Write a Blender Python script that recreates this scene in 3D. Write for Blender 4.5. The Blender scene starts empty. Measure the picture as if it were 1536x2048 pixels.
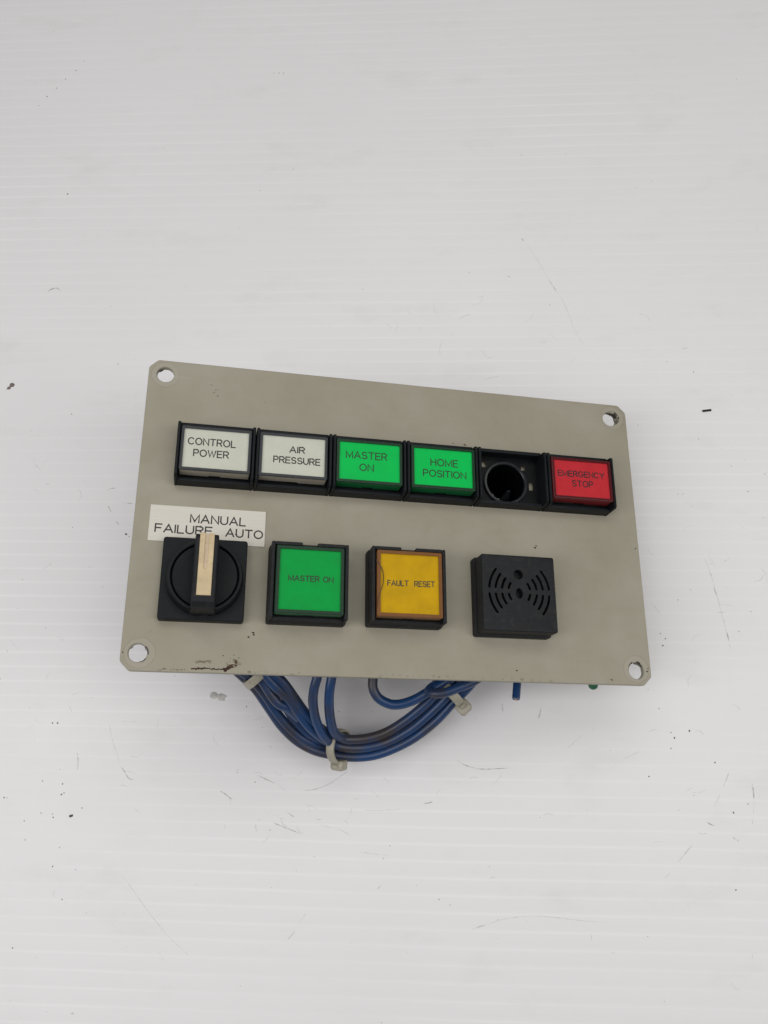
import bpy, bmesh, math, random
from mathutils import Vector, Matrix, noise
from mathutils.geometry import tessellate_polygon

MM = 0.001
random.seed(7)
scene = bpy.context.scene
C = scene.collection

# ------------------------------------------------------------------ camera, world, lamps, exposure
F_PX, CU, CV = 1670.0, 768.0, 1024.0          # focal length and centre in photograph pixels (1536 x 2048)
CAM_H = 372.0                                 # camera height above the sheet, mm
G = Vector((0.0489, 0.2692, 0.958)).normalized()      # straight down, in camera axes (right, down, forward)
AX = Vector((0.9985, 0.001, -0.0537)); AX = (AX - G * AX.dot(G)).normalized()
AZ = -G
AY = AZ.cross(AX)
M3 = Matrix((AX, AY, AZ))                     # camera axes -> world axes
cam_data = bpy.data.cameras.new('camera')
cam_data.sensor_fit = 'VERTICAL'
cam_data.sensor_height = 24.0
cam_data.lens = 24.0 * F_PX / 2048.0
cam_data.clip_start = 0.01
cam_data.clip_end = 50.0
cam = bpy.data.objects.new('camera', cam_data)
C.objects.link(cam)
rot = (M3 @ Matrix(((1, 0, 0), (0, -1, 0), (0, 0, -1))))
cam.matrix_world = Matrix.Translation((0, 0, CAM_H * MM)) @ rot.to_4x4()
scene.camera = cam

world = bpy.data.worlds.new('World')
scene.world = world
world.use_nodes = True
bg = world.node_tree.nodes['Background']
bg.inputs['Color'].default_value = (0.96, 0.98, 1.0, 1)
bg.inputs['Strength'].default_value = 0.20

def area_lamp(name, loc, target, sx, sy, power, col):
    d = bpy.data.lights.new(name, 'AREA')
    d.shape = 'RECTANGLE'; d.size = sx; d.size_y = sy; d.energy = power; d.color = col
    o = bpy.data.objects.new(name, d); C.objects.link(o)
    o.location = loc
    o.rotation_euler = (Vector(target) - Vector(loc)).to_track_quat('-Z', 'Y').to_euler()
    return o
area_lamp('ceiling_lamp', (-0.56, -0.14, 0.72), (-0.24, -0.08, 0), 0.35, 1.0, 3.7, (1.0, 0.965, 0.975))
area_lamp('ceiling_lamp', (0.60, -0.04, 0.74), (0.24, -0.04, 0), 0.35, 1.0, 3.4, (1.0, 0.965, 0.955))
area_lamp('ceiling_lamp', (0.04, 0.52, 0.95), (0.0, 0.10, 0), 0.9, 0.4, 2.75, (1.0, 0.985, 0.95))

scene.view_settings.view_transform = 'Standard'
scene.view_settings.look = 'None'
scene.view_settings.exposure = 0.0
scene.view_settings.gamma = 1.0
scene.cycles.use_denoising = True

# ------------------------------------------------------------------ pixel helpers
def ray(u, v):
    return M3 @ Vector(((u - CU) / F_PX, (v - CV) / F_PX, 1.0))
def at(u, v, z=0.0):
    """point (mm) at height z above the sheet that lies in the direction of pixel (u, v)"""
    d = ray(u, v)
    t = (z - CAM_H) / d.z
    return Vector((d.x * t, d.y * t, z))

# ------------------------------------------------------------------ mesh helpers (mm)
class MB:
    def __init__(s): s.v = []; s.f = []
    def add(s, vs, fs):
        b = len(s.v); s.v += [tuple(v) for v in vs]; s.f += [tuple(b + i for i in f) for f in fs]
    def loft(s, loops, cap0=True, cap1=True):
        n = len(loops[0]); vs = [p for l in loops for p in l]; fs = []
        for k in range(len(loops) - 1):
            for i in range(n):
                j = (i + 1) % n
                fs.append((k * n + i, k * n + j, (k + 1) * n + j, (k + 1) * n + i))
        if cap0: fs.append(tuple(reversed(range(n))))
        if cap1: fs.append(tuple((len(loops) - 1) * n + i for i in range(n)))
        s.add(vs, fs)
    def fill(s, loops, z, flip=False):
        """planar face with holes; loops of (x, y)"""
        tl = [[Vector((x, y, 0)) for x, y in l] for l in loops]
        vs = [(x, y, z) for l in loops for x, y in l]
        fs = []
        for t in tessellate_polygon(tl):
            a, b, c = [Vector(vs[i]) for i in t]
            up = (b - a).cross(c - a).z > 0
            t = tuple(t)
            fs.append(t if up != flip else t[::-1])
        s.add(vs, fs)
    def rbox(s, x0, x1, y0, y1, z0, z1, r=0.4, b=0.3, seg=3, taper=0.0, cap0=True, cap1=True):
        L = []
        L.append([(x, y, z0) for x, y in rrect(x0, x1, y0, y1, r, seg)])
        t = taper
        L.append([(x, y, z1 - b) for x, y in rrect(x0 + t, x1 - t, y0 + t, y1 - t, r, seg)])
        for k in (1, 2, 3):
            a = k / 3 * math.pi / 2
            i = t + b * (1 - math.cos(a)); z = z1 - b + b * math.sin(a)
            L.append([(x, y, z) for x, y in rrect(x0 + i, x1 - i, y0 + i, y1 - i, max(r - b * (1 - math.cos(a)) * .6, .05), seg)])
        s.loft(L, cap0, cap1)
    def tube(s, pts, r, seg=12, flat=None, cap=True):
        n = len(pts); T = []
        for i in range(n):
            a = pts[max(i - 1, 0)]; b = pts[min(i + 1, n - 1)]
            T.append((b - a).normalized())
        u = T[0].orthogonal().normalized(); L = []
        for i in range(n):
            u = (u - T[i] * u.dot(T[i])).normalized(); w = T[i].cross(u)
            rr = r[i] if isinstance(r, (list, tuple)) else r
            L.append([pts[i] + (u * math.cos(k / seg * math.tau) + w * math.sin(k / seg * math.tau)) * rr for k in range(seg)])
        s.loft(L, cap, cap)

def rrect(x0, x1, y0, y1, r, seg=3):
    r = max(min(r, (x1 - x0) / 2 - 1e-3, (y1 - y0) / 2 - 1e-3), 1e-3); o = []
    for cx, cy, a0 in ((x1 - r, y0 + r, -90), (x1 - r, y1 - r, 0), (x0 + r, y1 - r, 90), (x0 + r, y0 + r, 180)):
        for k in range(seg + 1):
            a = math.radians(a0 + 90 * k / seg); o.append((cx + r * math.cos(a), cy + r * math.sin(a)))
    return o
def circle(cx, cy, r, n=32, ry=None):
    ry = ry or r
    return [(cx + r * math.cos(k / n * math.tau), cy + ry * math.sin(k / n * math.tau)) for k in range(n)]
def smooth_path(P, sub=8):
    P = [Vector(p) for p in P]; out = []
    Q = [P[0] * 2 - P[1]] + P + [P[-1] * 2 - P[-2]]
    for i in range(1, len(Q) - 2):
        a, b, c, d = Q[i - 1:i + 3]
        for k in range(sub):
            t = k / sub
            out.append(.5 * ((2 * b) + (c - a) * t + (2 * a - 5 * b + 4 * c - d) * t * t + (3 * b - a - 3 * c + d) * t ** 3))
    out.append(P[-1]); return out

def obj(name, mb, mat, parent=None, angle=14, smooth=True, recalc=True, loc=None):
    me = bpy.data.meshes.new(name)
    off = Vector(loc) if loc is not None else Vector((0, 0, 0))
    me.from_pydata([tuple((Vector(v) - off) * MM) for v in mb.v], [], mb.f)
    bm = bmesh.new(); bm.from_mesh(me)
    bmesh.ops.remove_doubles(bm, verts=bm.verts, dist=1e-6)
    if recalc: bmesh.ops.recalc_face_normals(bm, faces=bm.faces)
    if smooth:
        ca = math.radians(angle)
        for f in bm.faces: f.smooth = True
        for e in bm.edges:
            if len(e.link_faces) == 2 and e.calc_face_angle(0) > ca: e.smooth = False
    bm.to_mesh(me); bm.free()
    me.materials.append(mat)
    o = bpy.data.objects.new(name, me); C.objects.link(o)
    if parent: o.parent = parent
    if loc is not None: o.location = off * MM
    return o

# ------------------------------------------------------------------ materials
class NT:
    def __init__(s, name):
        s.m = bpy.data.materials.new(name); s.m.use_nodes = True; s.t = s.m.node_tree
        s.n = s.t.nodes; s.l = s.t.links
        s.p = s.n['Principled BSDF']; s.out = s.n['Material Output']
        s.co = None
    def coord(s):
        if not s.co: s.co = s.n.new('ShaderNodeTexCoord').outputs['Object']
        return s.co
    def link(s, a, b): s.l.new(a, b)
    def val(s, sock, v):
        if hasattr(v, 'is_linked') or isinstance(v, bpy.types.NodeSocket): s.l.new(v, sock)
        else: sock.default_value = v
    def noise(s, scale, detail=4, rough=.55, vec=None, stretch=None):
        n = s.n.new('ShaderNodeTexNoise'); n.inputs['Scale'].default_value = scale
        n.inputs['Detail'].default_value = detail; n.inputs['Roughness'].default_value = rough
        v = vec or s.coord()
        if stretch:
            mp = s.n.new('ShaderNodeMapping'); mp.inputs['Scale'].default_value = stretch
            s.link(v, mp.inputs['Vector']); v = mp.outputs['Vector']
        s.link(v, n.inputs['Vector']); return n.outputs['Fac']
    def ramp(s, fac, *stops):
        r = s.n.new('ShaderNodeValToRGB'); e = r.color_ramp.elements
        while len(e) < len(stops): e.new(.5)
        for k, (p, c) in enumerate(stops):
            e[k].position = p; e[k].color = c if len(c) == 4 else (*c, 1)
        s.link(fac, r.inputs['Fac']); return r.outputs['Color']
    def math(s, op, a, b=None, c=None, clamp=False):
        n = s.n.new('ShaderNodeMath'); n.operation = op; n.use_clamp = clamp
        for i, v in enumerate((a, b, c)):
            if v is not None: s.val(n.inputs[i], v)
        return n.outputs[0]
    def mix(s, fac, a, b, mode='MIX'):
        n = s.n.new('ShaderNodeMix'); n.data_type = 'RGBA'; n.blend_type = mode
        s.val(n.inputs['Factor'], fac)
        for k, v in (('A', a), ('B', b)):
            sock = [i for i in n.inputs if i.name == k and i.type == 'RGBA'][0]
            if isinstance(v, bpy.types.NodeSocket): s.l.new(v, sock)
            else: sock.default_value = v if len(v) == 4 else (*v, 1)
        return [o for o in n.outputs if o.type == 'RGBA'][0]
    def sep(s, vec=None):
        n = s.n.new('ShaderNodeSeparateXYZ'); s.link(vec or s.coord(), n.inputs[0]); return n.outputs
    def bump(s, h, strength=.2, dist=.0005):
        b = s.n.new('ShaderNodeBump'); b.inputs['Strength'].default_value = strength; b.inputs['Distance'].default_value = dist
        s.link(h, b.inputs['Height']); s.link(b.outputs[0], s.p.inputs['Normal'])
    def base(s, c): s.val(s.p.inputs['Base Color'], c if isinstance(c, bpy.types.NodeSocket) else (*c, 1))
    def rough(s, r): s.val(s.p.inputs['Roughness'], r)
    def spec(s, v): s.p.inputs['Specular IOR Level'].default_value = v

def plastic(name, col, rough=.45, var=.25, dust=None, spec=.5):
    t = NT(name)
    n1 = t.noise(180, 5); n2 = t.noise(2600, 3)
    c = t.mix(t.ramp(n1, (.3, (0, 0, 0)), (.7, (1, 1, 1))), tuple(x * (1 - var) for x in col), tuple(min(x * (1 + var), 1) for x in col))
    if dust:
        d = t.math('MULTIPLY', t.ramp(t.noise(420, 6, .7), (.52, (0, 0, 0)), (.8, (1, 1, 1))), dust[3])
        c = t.mix(d, c, dust[:3])
    t.base(c)
    t.rough(t.math('MULTIPLY_ADD', n1, .25, rough - .12)); t.spec(spec)
    t.bump(n2, .12, .00012)
    return t.m

def lens_mat(name, tint, body, fac, rough=.14, ior=1.36):
    """clear tinted moulding: see-through tint, some scattering in the plastic, and a fresnel reflection"""
    t = NT(name)
    t.base(t.mix(t.noise(300, 4), tuple(x * .8 for x in body), tuple(min(1, x * 1.15) for x in body)))
    t.rough(rough); t.spec(.15)
    tr = t.n.new('ShaderNodeBsdfTransparent'); tr.inputs[0].default_value = (*tint, 1)
    mx = t.n.new('ShaderNodeMixShader'); mx.inputs[0].default_value = fac
    t.link(tr.outputs[0], mx.inputs[1]); t.link(t.p.outputs[0], mx.inputs[2])
    gl = t.n.new('ShaderNodeBsdfGlossy'); gl.inputs['Roughness'].default_value = rough
    fr = t.n.new('ShaderNodeFresnel'); fr.inputs[0].default_value = ior
    m2 = t.n.new('ShaderNodeMixShader')
    t.link(fr.outputs[0], m2.inputs[0]); t.link(mx.outputs[0], m2.inputs[1]); t.link(gl.outputs[0], m2.inputs[2])
    t.link(m2.outputs[0], t.out.inputs['Surface'])
    return t.m

M = {}
M['black'] = plastic('black_plastic', (.0058, .0074, .0090), .5, .25, (.06, .055, .047, .12), .17)
M['black_dusty'] = plastic('dusty_black_plastic', (.0100, .0112, .0128), .55, .3, (.10, .09, .078, .22), .22)
M['black_shaded'] = plastic('shaded_black_plastic', (.0035, .004, .005), .35, .2, None, .2)  # same plastic inside the socket, recess shade put into a darker black
M['block'] = plastic('contact_block_plastic', (.035, .036, .036), .5)
M['ivory'] = plastic('aged_ivory_plastic', (.53, .42, .245), .45, .10, (.30, .20, .09, .55))
M['ivory_slot'] = plastic('ivory_groove_plastic', (.50, .40, .27), .5, .12, (.16, .11, .07, .7))
M['tie'] = plastic('aged_nylon', (.34, .32, .25), .42, .12, (.10, .085, .06, .7))
M['ink'] = plastic('printed_ink', (.022, .022, .02), .6, .2)
M['ink_red'] = plastic('dark_ink_on_red', (.022, .003, .005), .6, .2)
M['ink_green'] = plastic('dark_ink_on_green', (.004, .035, .012), .6, .2)
M['ink_amber'] = plastic('dark_ink_on_amber', (.055, .042, .012), .6, .2)
M['crack'] = plastic('crack_edge', (.05, .025, .008), .4, .2)
M['copper'] = plastic('copper_strand', (.35, .27, .2), .35)
M['green_cap'] = plastic('green_terminal_plastic', (.015, .13, .055), .4, .3)
M['ins_white'] = plastic('white_insert', (.56, .575, .49), .5, .035, None, .1)
M['ins_green'] = plastic('green_insert', (.0, .51, .088), .7, .05, None, .1)
M['ins_green_big'] = plastic('deep_green_insert', (.0, .340, .055), .7, .07, None, .1)
M['ins_amber'] = plastic('amber_insert', (.55, .335, .003), .7, .10, (.36, .22, .02, .35), .1)
M['ins_red'] = plastic('red_insert', (.50, .026, .036), .5, .06, None, .1)
M['lens_white'] = lens_mat('clear_lens_wall', (.75, .72, .64), (.52, .47, .37), .88, .35)
M['lens_green'] = lens_mat('green_lens_wall', (.15, .6, .25), (.008, .19, .055), .85, .35)
M['lens_amber'] = lens_mat('amber_lens_wall', (.60, .27, .05), (.36, .155, .03), .85, .35)
M['lens_red'] = lens_mat('red_lens_wall', (.50, .05, .06), (.25, .018, .022), .85, .35)
M['rim_white'] = lens_mat('shaded_clear_lens_rim', (.30, .32, .34), (.030, .035, .040), .85, .35, 1.25)  # rims: dark depth under the clear edge put into the body colour
M['rim_green'] = lens_mat('shaded_green_lens_rim', (.05, .35, .12), (.003, .034, .012), .85, .35, 1.25)
M['rim_amber'] = lens_mat('shaded_amber_lens_rim', (.60, .27, .05), (.20, .080, .018), .85, .35, 1.25)
M['rim_red'] = lens_mat('shaded_red_lens_rim', (.40, .05, .06), (.085, .007, .010), .85, .35, 1.25)
M['pane'] = lens_mat('clear_cover', (.985, .985, .985), (.5, .5, .5), .004, .3, 1.12)

# painted plate
t = NT('beige_painted_steel')
x, y, z = t.sep()
hx = t.math('SUBTRACT', t.math('ABSOLUTE', x), .0936); hy = t.math('SUBTRACT', t.math('ABSOLUTE', y), .0538)
hd = t.math('SQRT', t.math('ADD', t.math('MULTIPLY', hx, hx), t.math('MULTIPLY', hy, hy)))
wob = t.math('MULTIPLY_ADD', t.noise(500, 3), .0008, -.0004)
hd = t.math('ADD', hd, wob)
n1 = t.noise(28, 6, .6); n2 = t.noise(140, 5, .6); n3 = t.noise(900, 4, .6)
c = t.mix(t.ramp(n1, (.35, (0, 0, 0)), (.68, (1, 1, 1))), (.278, .258, .192), (.320, .302, .236))
c = t.mix(t.math('MULTIPLY', t.ramp(n2, (.52, (0, 0, 0)), (.78, (1, 1, 1))), .16), c, (.225, .195, .135))
c = t.mix(t.math('MULTIPLY', t.ramp(t.noise(60, 3, .6, stretch=(.6, 3.5, 1)), (.58, (0, 0, 0)), (.74, (1, 1, 1))), .12), c, (.25, .19, .12))
c = t.mix(t.math('MULTIPLY', t.ramp(n3, (.70, (0, 0, 0)), (.78, (1, 1, 1))), .5), c, (.12, .095, .07))
scr = t.ramp(t.noise(260, 2, .5, stretch=(.10, 2.2, 1)), (.70, (0, 0, 0)), (.76, (1, 1, 1)))
c = t.mix(t.math('MULTIPLY', scr, t.math('MULTIPLY', n1, .30)), c, (.40, .38, .31))
ring = t.ramp(t.math('MULTIPLY', hd, 100), (.50, (1, 1, 1)), (.53, (0, 0, 0)))
c = t.mix(t.math('MULTIPLY', ring, .30), c, (.36, .34, .275))
edge = t.ramp(t.math('MULTIPLY', hd, 100), (.505, (0, 0, 0)), (.525, (1, 1, 1)), (.56, (0, 0, 0)))
c = t.mix(t.math('MULTIPLY', edge, t.math('MULTIPLY', n2, .5)), c, (.15, .125, .09))
lip = t.ramp(t.math('MULTIPLY', hd, 100), (.30, (1, 1, 1)), (.335, (0, 0, 0)))
c = t.mix(t.math('MULTIPLY', lip, t.ramp(t.noise(700, 3), (.40, (0, 0, 0)), (.52, (1, 1, 1)))), c, (.035, .028, .022))
t.base(c); t.rough(t.math('MULTIPLY_ADD', n2, .2, .36)); t.spec(.35)
t.bump(t.noise(2200, 3), .18, .00010)
M['plate'] = t.m

# engraved label: brushed pale laminate
t = NT('brushed_label_laminate')
b = t.noise(900, 4, .6, stretch=(.06, 1.6, 1))
t.base(t.mix(t.ramp(b, (.3, (0, 0, 0)), (.7, (1, 1, 1))), (.575, .55, .475), (.605, .585, .515)))
t.rough(.42)
M['label'] = t.m

# wire insulation: blue with brown grime
t = NT('blue_wire_insulation')
g = t.noise(48, 4, .5); g2 = t.noise(700, 4, .65)
c = t.mix(g2, (.006, .029, .098), (.012, .058, .168))
c = t.mix(t.ramp(t.math('MULTIPLY_ADD', g2, .25, t.math('MULTIPLY', g, .85)), (.51, (0, 0, 0)), (.68, (.92, .92, .92))), c, (.036, .027, .021))
t.base(c); t.rough(t.math('MULTIPLY_ADD', g, .25, .24)); t.bump(g2, .15, .0002)
M['wire'] = t.m

# fluted white plastic sheet
PITCH = 6.45
t = NT('white_fluted_plastic')
x, y, z = t.sep()
yw = t.math('ADD', y, t.math('MULTIPLY_ADD', t.noise(5, 2, .4), .0030, -.0015))
ph = t.math('FRACT', t.math('ADD', t.math('DIVIDE', yw, PITCH * MM), 200.5))          # 0.5 on a rib
ph = t.math('ABSOLUTE', t.math('SUBTRACT', ph, .5))
amp = t.math('MULTIPLY_ADD', t.noise(9, 3, .5, stretch=(.5, 1, 1)), 1.0, 0.0)
rib = t.ramp(t.math('ADD', ph, t.math('MULTIPLY_ADD', t.noise(60, 2), .05, -.025)), (.0, (1, 1, 1)), (.13, (0, 0, 0)))
n1 = t.noise(7, 5, .6); n2 = t.noise(45, 6, .65, stretch=(.45, 1, 1)); n3 = t.noise(380, 4, .65)
c = t.mix(n1, (.705, .699, .700), (.770, .765, .769))
c = t.mix(t.math('MULTIPLY', rib, t.ramp(amp, (.40, (.08, .08, .08)), (.68, (1, 1, 1)))), c, (.795, .791, .792))
c = t.mix(t.math('MULTIPLY', t.ramp(n2, (.56, (0, 0, 0)), (.80, (1, 1, 1))), .30), c, (.56, .55, .53))
c = t.mix(t.math('MULTIPLY', t.ramp(n3, (.66, (0, 0, 0)), (.80, (1, 1, 1))), .22), c, (.52, .51, .49))
t.base(c); t.rough(t.math('MULTIPLY_ADD', n2, .25, .33)); t.spec(.4)
t.bump(t.noise(160, 4, .5, stretch=(.3, 1, 1)), .10, .0004)
M['sheet'] = t.m

def mark_mat(name, col, lo, hi, scale=900, strength=1.0):
    t = NT(name); t.base(col); t.rough(.7); t.spec(.2)
    tr = t.n.new('ShaderNodeBsdfTransparent'); mx = t.n.new('ShaderNodeMixShader')
    f = t.math('MULTIPLY', t.ramp(t.noise(scale, 4, .65), (lo, (0, 0, 0)), (hi, (1, 1, 1))), strength)
    t.link(f, mx.inputs[0]); t.link(tr.outputs[0], mx.inputs[1]); t.link(t.p.outputs[0], mx.inputs[2])
    t.link(mx.outputs[0], t.out.inputs['Surface']); return t.m
M['scuff'] = mark_mat('grey_scuff', (.22, .21, .20), .36, .66, 500, .45)
M['scuff_faint'] = mark_mat('faint_scuff', (.34, .33, .32), .34, .70, 300, .28)
M['speck'] = plastic('dark_speck', (.09, .085, .08), .8, .4)
M['rust'] = mark_mat('rust_chip', (.045, .022, .016), .30, .44, 1500, .95)
M['stain'] = mark_mat('brown_stain', (.14, .085, .05), .42, .68, 700, .55)
M['crumb_pale'] = plastic('pale_grit', (.50, .49, .46), .8, .35)
M['crumb_brown'] = plastic('brown_grit', (.17, .14, .125), .8, .35)

# ------------------------------------------------------------------ the sheet everything lies on
def sheet_z(y):
    p = abs(((y / PITCH + 200.5) % 1.0) - .5)
    return (.012 * math.exp(-(p / .075) ** 2) - .02 * math.cos(p * math.tau)) - .02 - .05
SX, SY = 460.0, 85
mb = MB(); prof = []
offs = [-.5, -.40, -.28, -.18, -.12, -.08, -.04, 0, .04, .08, .12, .18, .28, .40]
for k in range(-SY, SY):
    for o_ in offs: prof.append((k + o_) * PITCH)
prof.append((SY - .5) * PITCH)
vs = []; fs = []
XS = [-SX, SX]
for yy in prof:
    for xx in XS: vs.append((xx, yy, sheet_z(yy)))
for k in range(len(prof) - 1): fs.append((2 * k, 2 * k + 1, 2 * k + 3, 2 * k + 2))
y0, y1 = prof[0], prof[-1]
b = len(vs); vs += [(-SX, y0, -6), (SX, y0, -6), (SX, y1, -6), (-SX, y1, -6)]
n = len(prof)
fs += [(b, b + 3, b + 2, b + 1), (b, b + 1, 1, 0), (b + 2, b + 3, 2 * n - 2, 2 * n - 1)]
fs += [tuple([b, *[2 * k for k in range(n)], b + 3]), tuple([b + 2, *[2 * k + 1 for k in reversed(range(n))], b + 1])]
mb.add(vs, fs)
sheet = obj('fluted_sheet', mb, M['sheet'], angle=60)
sheet['kind'] = 'structure'
sheet['label'] = 'scuffed white fluted plastic sheet lying under the control panel'

# ------------------------------------------------------------------ the control panel
PW, PH, PT = 100.0, 60.0, 2.3
R_cam = Matrix(((9.77996485e-01, 9.05094078e-04, 2.08619404e-01),
                (6.72823386e-02, -9.47925780e-01, -3.11303394e-01),
                (1.97473952e-01, 3.18490027e-01, -9.27128977e-01)))
T_cam = Vector((6.91915593, 4.10185699, 324.70176666))
PR = M3 @ R_cam
PO = M3 @ T_cam + Vector((0, 0, CAM_H))                 # plate centre, mm
panel = bpy.data.objects.new('control_panel', None); C.objects.link(panel)
panel.empty_display_size = .02
panel.matrix_world = Matrix.Translation(PO * MM) @ PR.to_4x4()
panel['label'] = 'beige steel control panel of coloured push buttons, selector switch and blue wires on white sheet'
panel['category'] = 'control panel'
PRI = PR.transposed()
def to_panel(p): return PRI @ (Vector(p) - PO)           # world mm -> panel mm
def to_world(p): return PR @ Vector(p) + PO
def onp(u, v, h=0.0):
    """panel coordinates of pixel (u, v) on the plane h mm above the plate face"""
    d = ray(u, v); nrm = PR @ Vector((0, 0, 1)); o = PO + nrm * h
    cam_p = Vector((0, 0, CAM_H))
    return to_panel(cam_p + d * (nrm.dot(o - cam_p) / nrm.dot(d)))

# --- plate
def plate_outline(i=0.0):
    c = 3.3
    w, h = PW - i, PH - i
    k = c - i * .4
    pts = []
    for (sx, sy, first) in ((1, -1, 0), (1, 1, 1), (-1, 1, 0), (-1, -1, 1)):
        a = (sx * (w - k), sy * h); b_ = (sx * w, sy * (h - k))
        pq = (a, b_) if first == 0 else (b_, a)
        if sx == -1 and sy == -1:      # the lower left corner is worn round
            pq = (b_, a)
        for q, p in enumerate(pq):
            other = pq[1 - q]
            # small rounding at each end of the chamfer
            dx, dy = other[0] - p[0], other[1] - p[1]; L = math.hypot(dx, dy)
            if abs(p[1]) == h: e = (-math.copysign(1, p[0]), 0)
            else: e = (0, -math.copysign(1, p[1]))
            s1 = (p[0] + e[0] * .7, p[1] + e[1] * .7); s2 = (p[0] + dx / L * .7, p[1] + dy / L * .7)
            m = ((s1[0] + s2[0]) / 4 + p[0] / 2, (s1[1] + s2[1]) / 4 + p[1] / 2)
            pts += [s1, m, s2] if q == 0 else [s2, m, s1]
    return pts
rng = random.Random(3)
HOLES = [(-93.6, 53.9), (92.4, 53.2), (93.8, -54.4), (-94.2, -53.7)]
def hole_loop(cx, cy, r, jit):
    return [(cx + math.cos(k / 40 * math.tau) * (r - jit[k]), cy + math.sin(k / 40 * math.tau) * (r - jit[k])) for k in range(40)]
mb = MB()
edge_rings = [(0.0, -PT + .25), (0.0, -.45), (.06, -.22), (.2, -.06), (.45, 0.0)]
loops = [[(x_, y_, zz) for x_, y_ in plate_outline(i)] for i, zz in edge_rings]
loops = [[(x_, y_, -PT) for x_, y_ in plate_outline(.25)]] + loops
mb.loft(loops, False, False)
top_h, bot_h = [], []
for hx_, hy_ in HOLES:
    jit = [max(0, rng.gauss(0.0, .06)) for _ in range(40)]
    for _ in range(3):
        k0 = rng.randrange(40)
        for d_ in range(-1, 2): jit[(k0 + d_) % 40] += rng.uniform(.1, .42)
    z0j = [0.0] * 40
    A = hole_loop(hx_, hy_, 3.5, z0j); B = hole_loop(hx_, hy_, 3.22, z0j); B2 = hole_loop(hx_, hy_, 3.2, [j * .4 for j in jit]); D = hole_loop(hx_, hy_, 3.2, jit)
    mb.loft([[(a, b_, 0.0) for a, b_ in A], [(a, b_, -.22) for a, b_ in B], [(a, b_, -1.2) for a, b_ in B2], [(a, b_, -PT) for a, b_ in D]], False, False)
    top_h.append(A); bot_h.append(D)
sock = (43.5, 20.0)
S = circle(42.6, 18.9, 8.4, 40)
mb.loft([[(a, b_, 0) for a, b_ in S], [(a, b_, -PT) for a, b_ in S]], False, False)
mb.fill([plate_outline(.45)] + top_h + [S], 0.0)
mb.fill([plate_outline(.25)] + bot_h + [S], -PT, flip=True)
plate = obj('mounting_plate', mb, M['plate'], panel, angle=10)

# --- stroke lettering (plain single line capitals)
def arc(cx, cy, rx, ry, a0, a1, n=12):
    return [(cx + rx * math.cos(math.radians(a0 + (a1 - a0) * k / n)), cy + ry * math.sin(math.radians(a0 + (a1 - a0) * k / n))) for k in range(n + 1)]
FONT = {
 'A': (.82, [[(0, 0), (.41, 1), (.82, 0)], [(.13, .33), (.69, .33)]]),
 'C': (.80, [arc(.42, .5, .42, .5, 42, 318, 18)]),
 'E': (.62, [[(.62, 1), (0, 1), (0, 0), (.62, 0)], [(0, .52), (.56, .52)]]),
 'F': (.60, [[(.60, 1), (0, 1), (0, 0)], [(0, .52), (.52, .52)]]),
 'G': (.84, [arc(.42, .5, .42, .5, 45, 330, 18) + [(.82, .46), (.50, .46)]]),
 'H': (.70, [[(0, 0), (0, 1)], [(.70, 0), (.70, 1)], [(0, .52), (.70, .52)]]),
 'I': (.0, [[(0, 0), (0, 1)]]),
 'L': (.58, [[(0, 1), (0, 0), (.58, 0)]]),
 'M': (.86, [[(0, 0), (0, 1), (.43, .12), (.86, 1), (.86, 0)]]),
 'N': (.72, [[(0, 0), (0, 1), (.72, 0), (.72, 1)]]),
 'O': (.86, [arc(.43, .5, .43, .5, 90, 450, 24)]),
 'P': (.64, [[(0, 0), (0, 1)] + [(.36, 1)] + arc(.36, .73, .28, .27, 90, -90, 10) + [(0, .46)]]),
 'R': (.68, [[(0, 0), (0, 1)] + [(.38, 1)] + arc(.38, .74, .28, .26, 90, -90, 10) + [(0, .48)], [(.36, .48), (.68, 0)]]),
 'S': (.66, [arc(.33, .745, .30, .255, 25, 250, 12) + arc(.33, .26, .33, .26, 75, -155, 12)]),
 'T': (.72, [[(0, 1), (.72, 1)], [(.36, 1), (.36, 0)]]),
 'U': (.70, [[(0, 1), (0, .35)] + arc(.35, .35, .35, .35, 180, 360, 12) + [(.70, 1)]]),
 'W': (1.06, [[(0, 1), (.27, 0), (.53, .95), (.79, 0), (1.06, 1)]]),
 'Y': (.76, [[(0, 1), (.38, .46), (.76, 1)], [(.38, .46), (.38, 0)]]),
}
def ribbon(mb, pts, r, z, hgt):
    """low rounded ink stroke along pts"""
    pts = [Vector((p[0], p[1])) for p in pts]; n = len(pts); L = []
    for i in range(n):
        a = (pts[i] - pts[i - 1]).normalized() if i else None
        b_ = (pts[i + 1] - pts[i]).normalized() if i < n - 1 else None
        d = a if b_ is None else b_ if a is None else (a + b_)
        if d.length < .2: d = a
        d = d.normalized()
        nn = Vector((-d.y, d.x)); k = 1.0
        if a is not None and b_ is not None: k = min(1 / max(nn.dot(Vector((-a.y, a.x))), .45), 2.0)
        p = pts[i]
        if i == 0: p = p - d * r * .6
        if i == n - 1: p = p + d * r * .6
        L.append([(p.x + nn.x * r * k * s, p.y + nn.y * r * k * s, z + hh * hgt) for s, hh in ((-1, 0), (-.6, .85), (0, 1), (.6, .85), (1, 0))])
    mb.loft(L, True, True)
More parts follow.
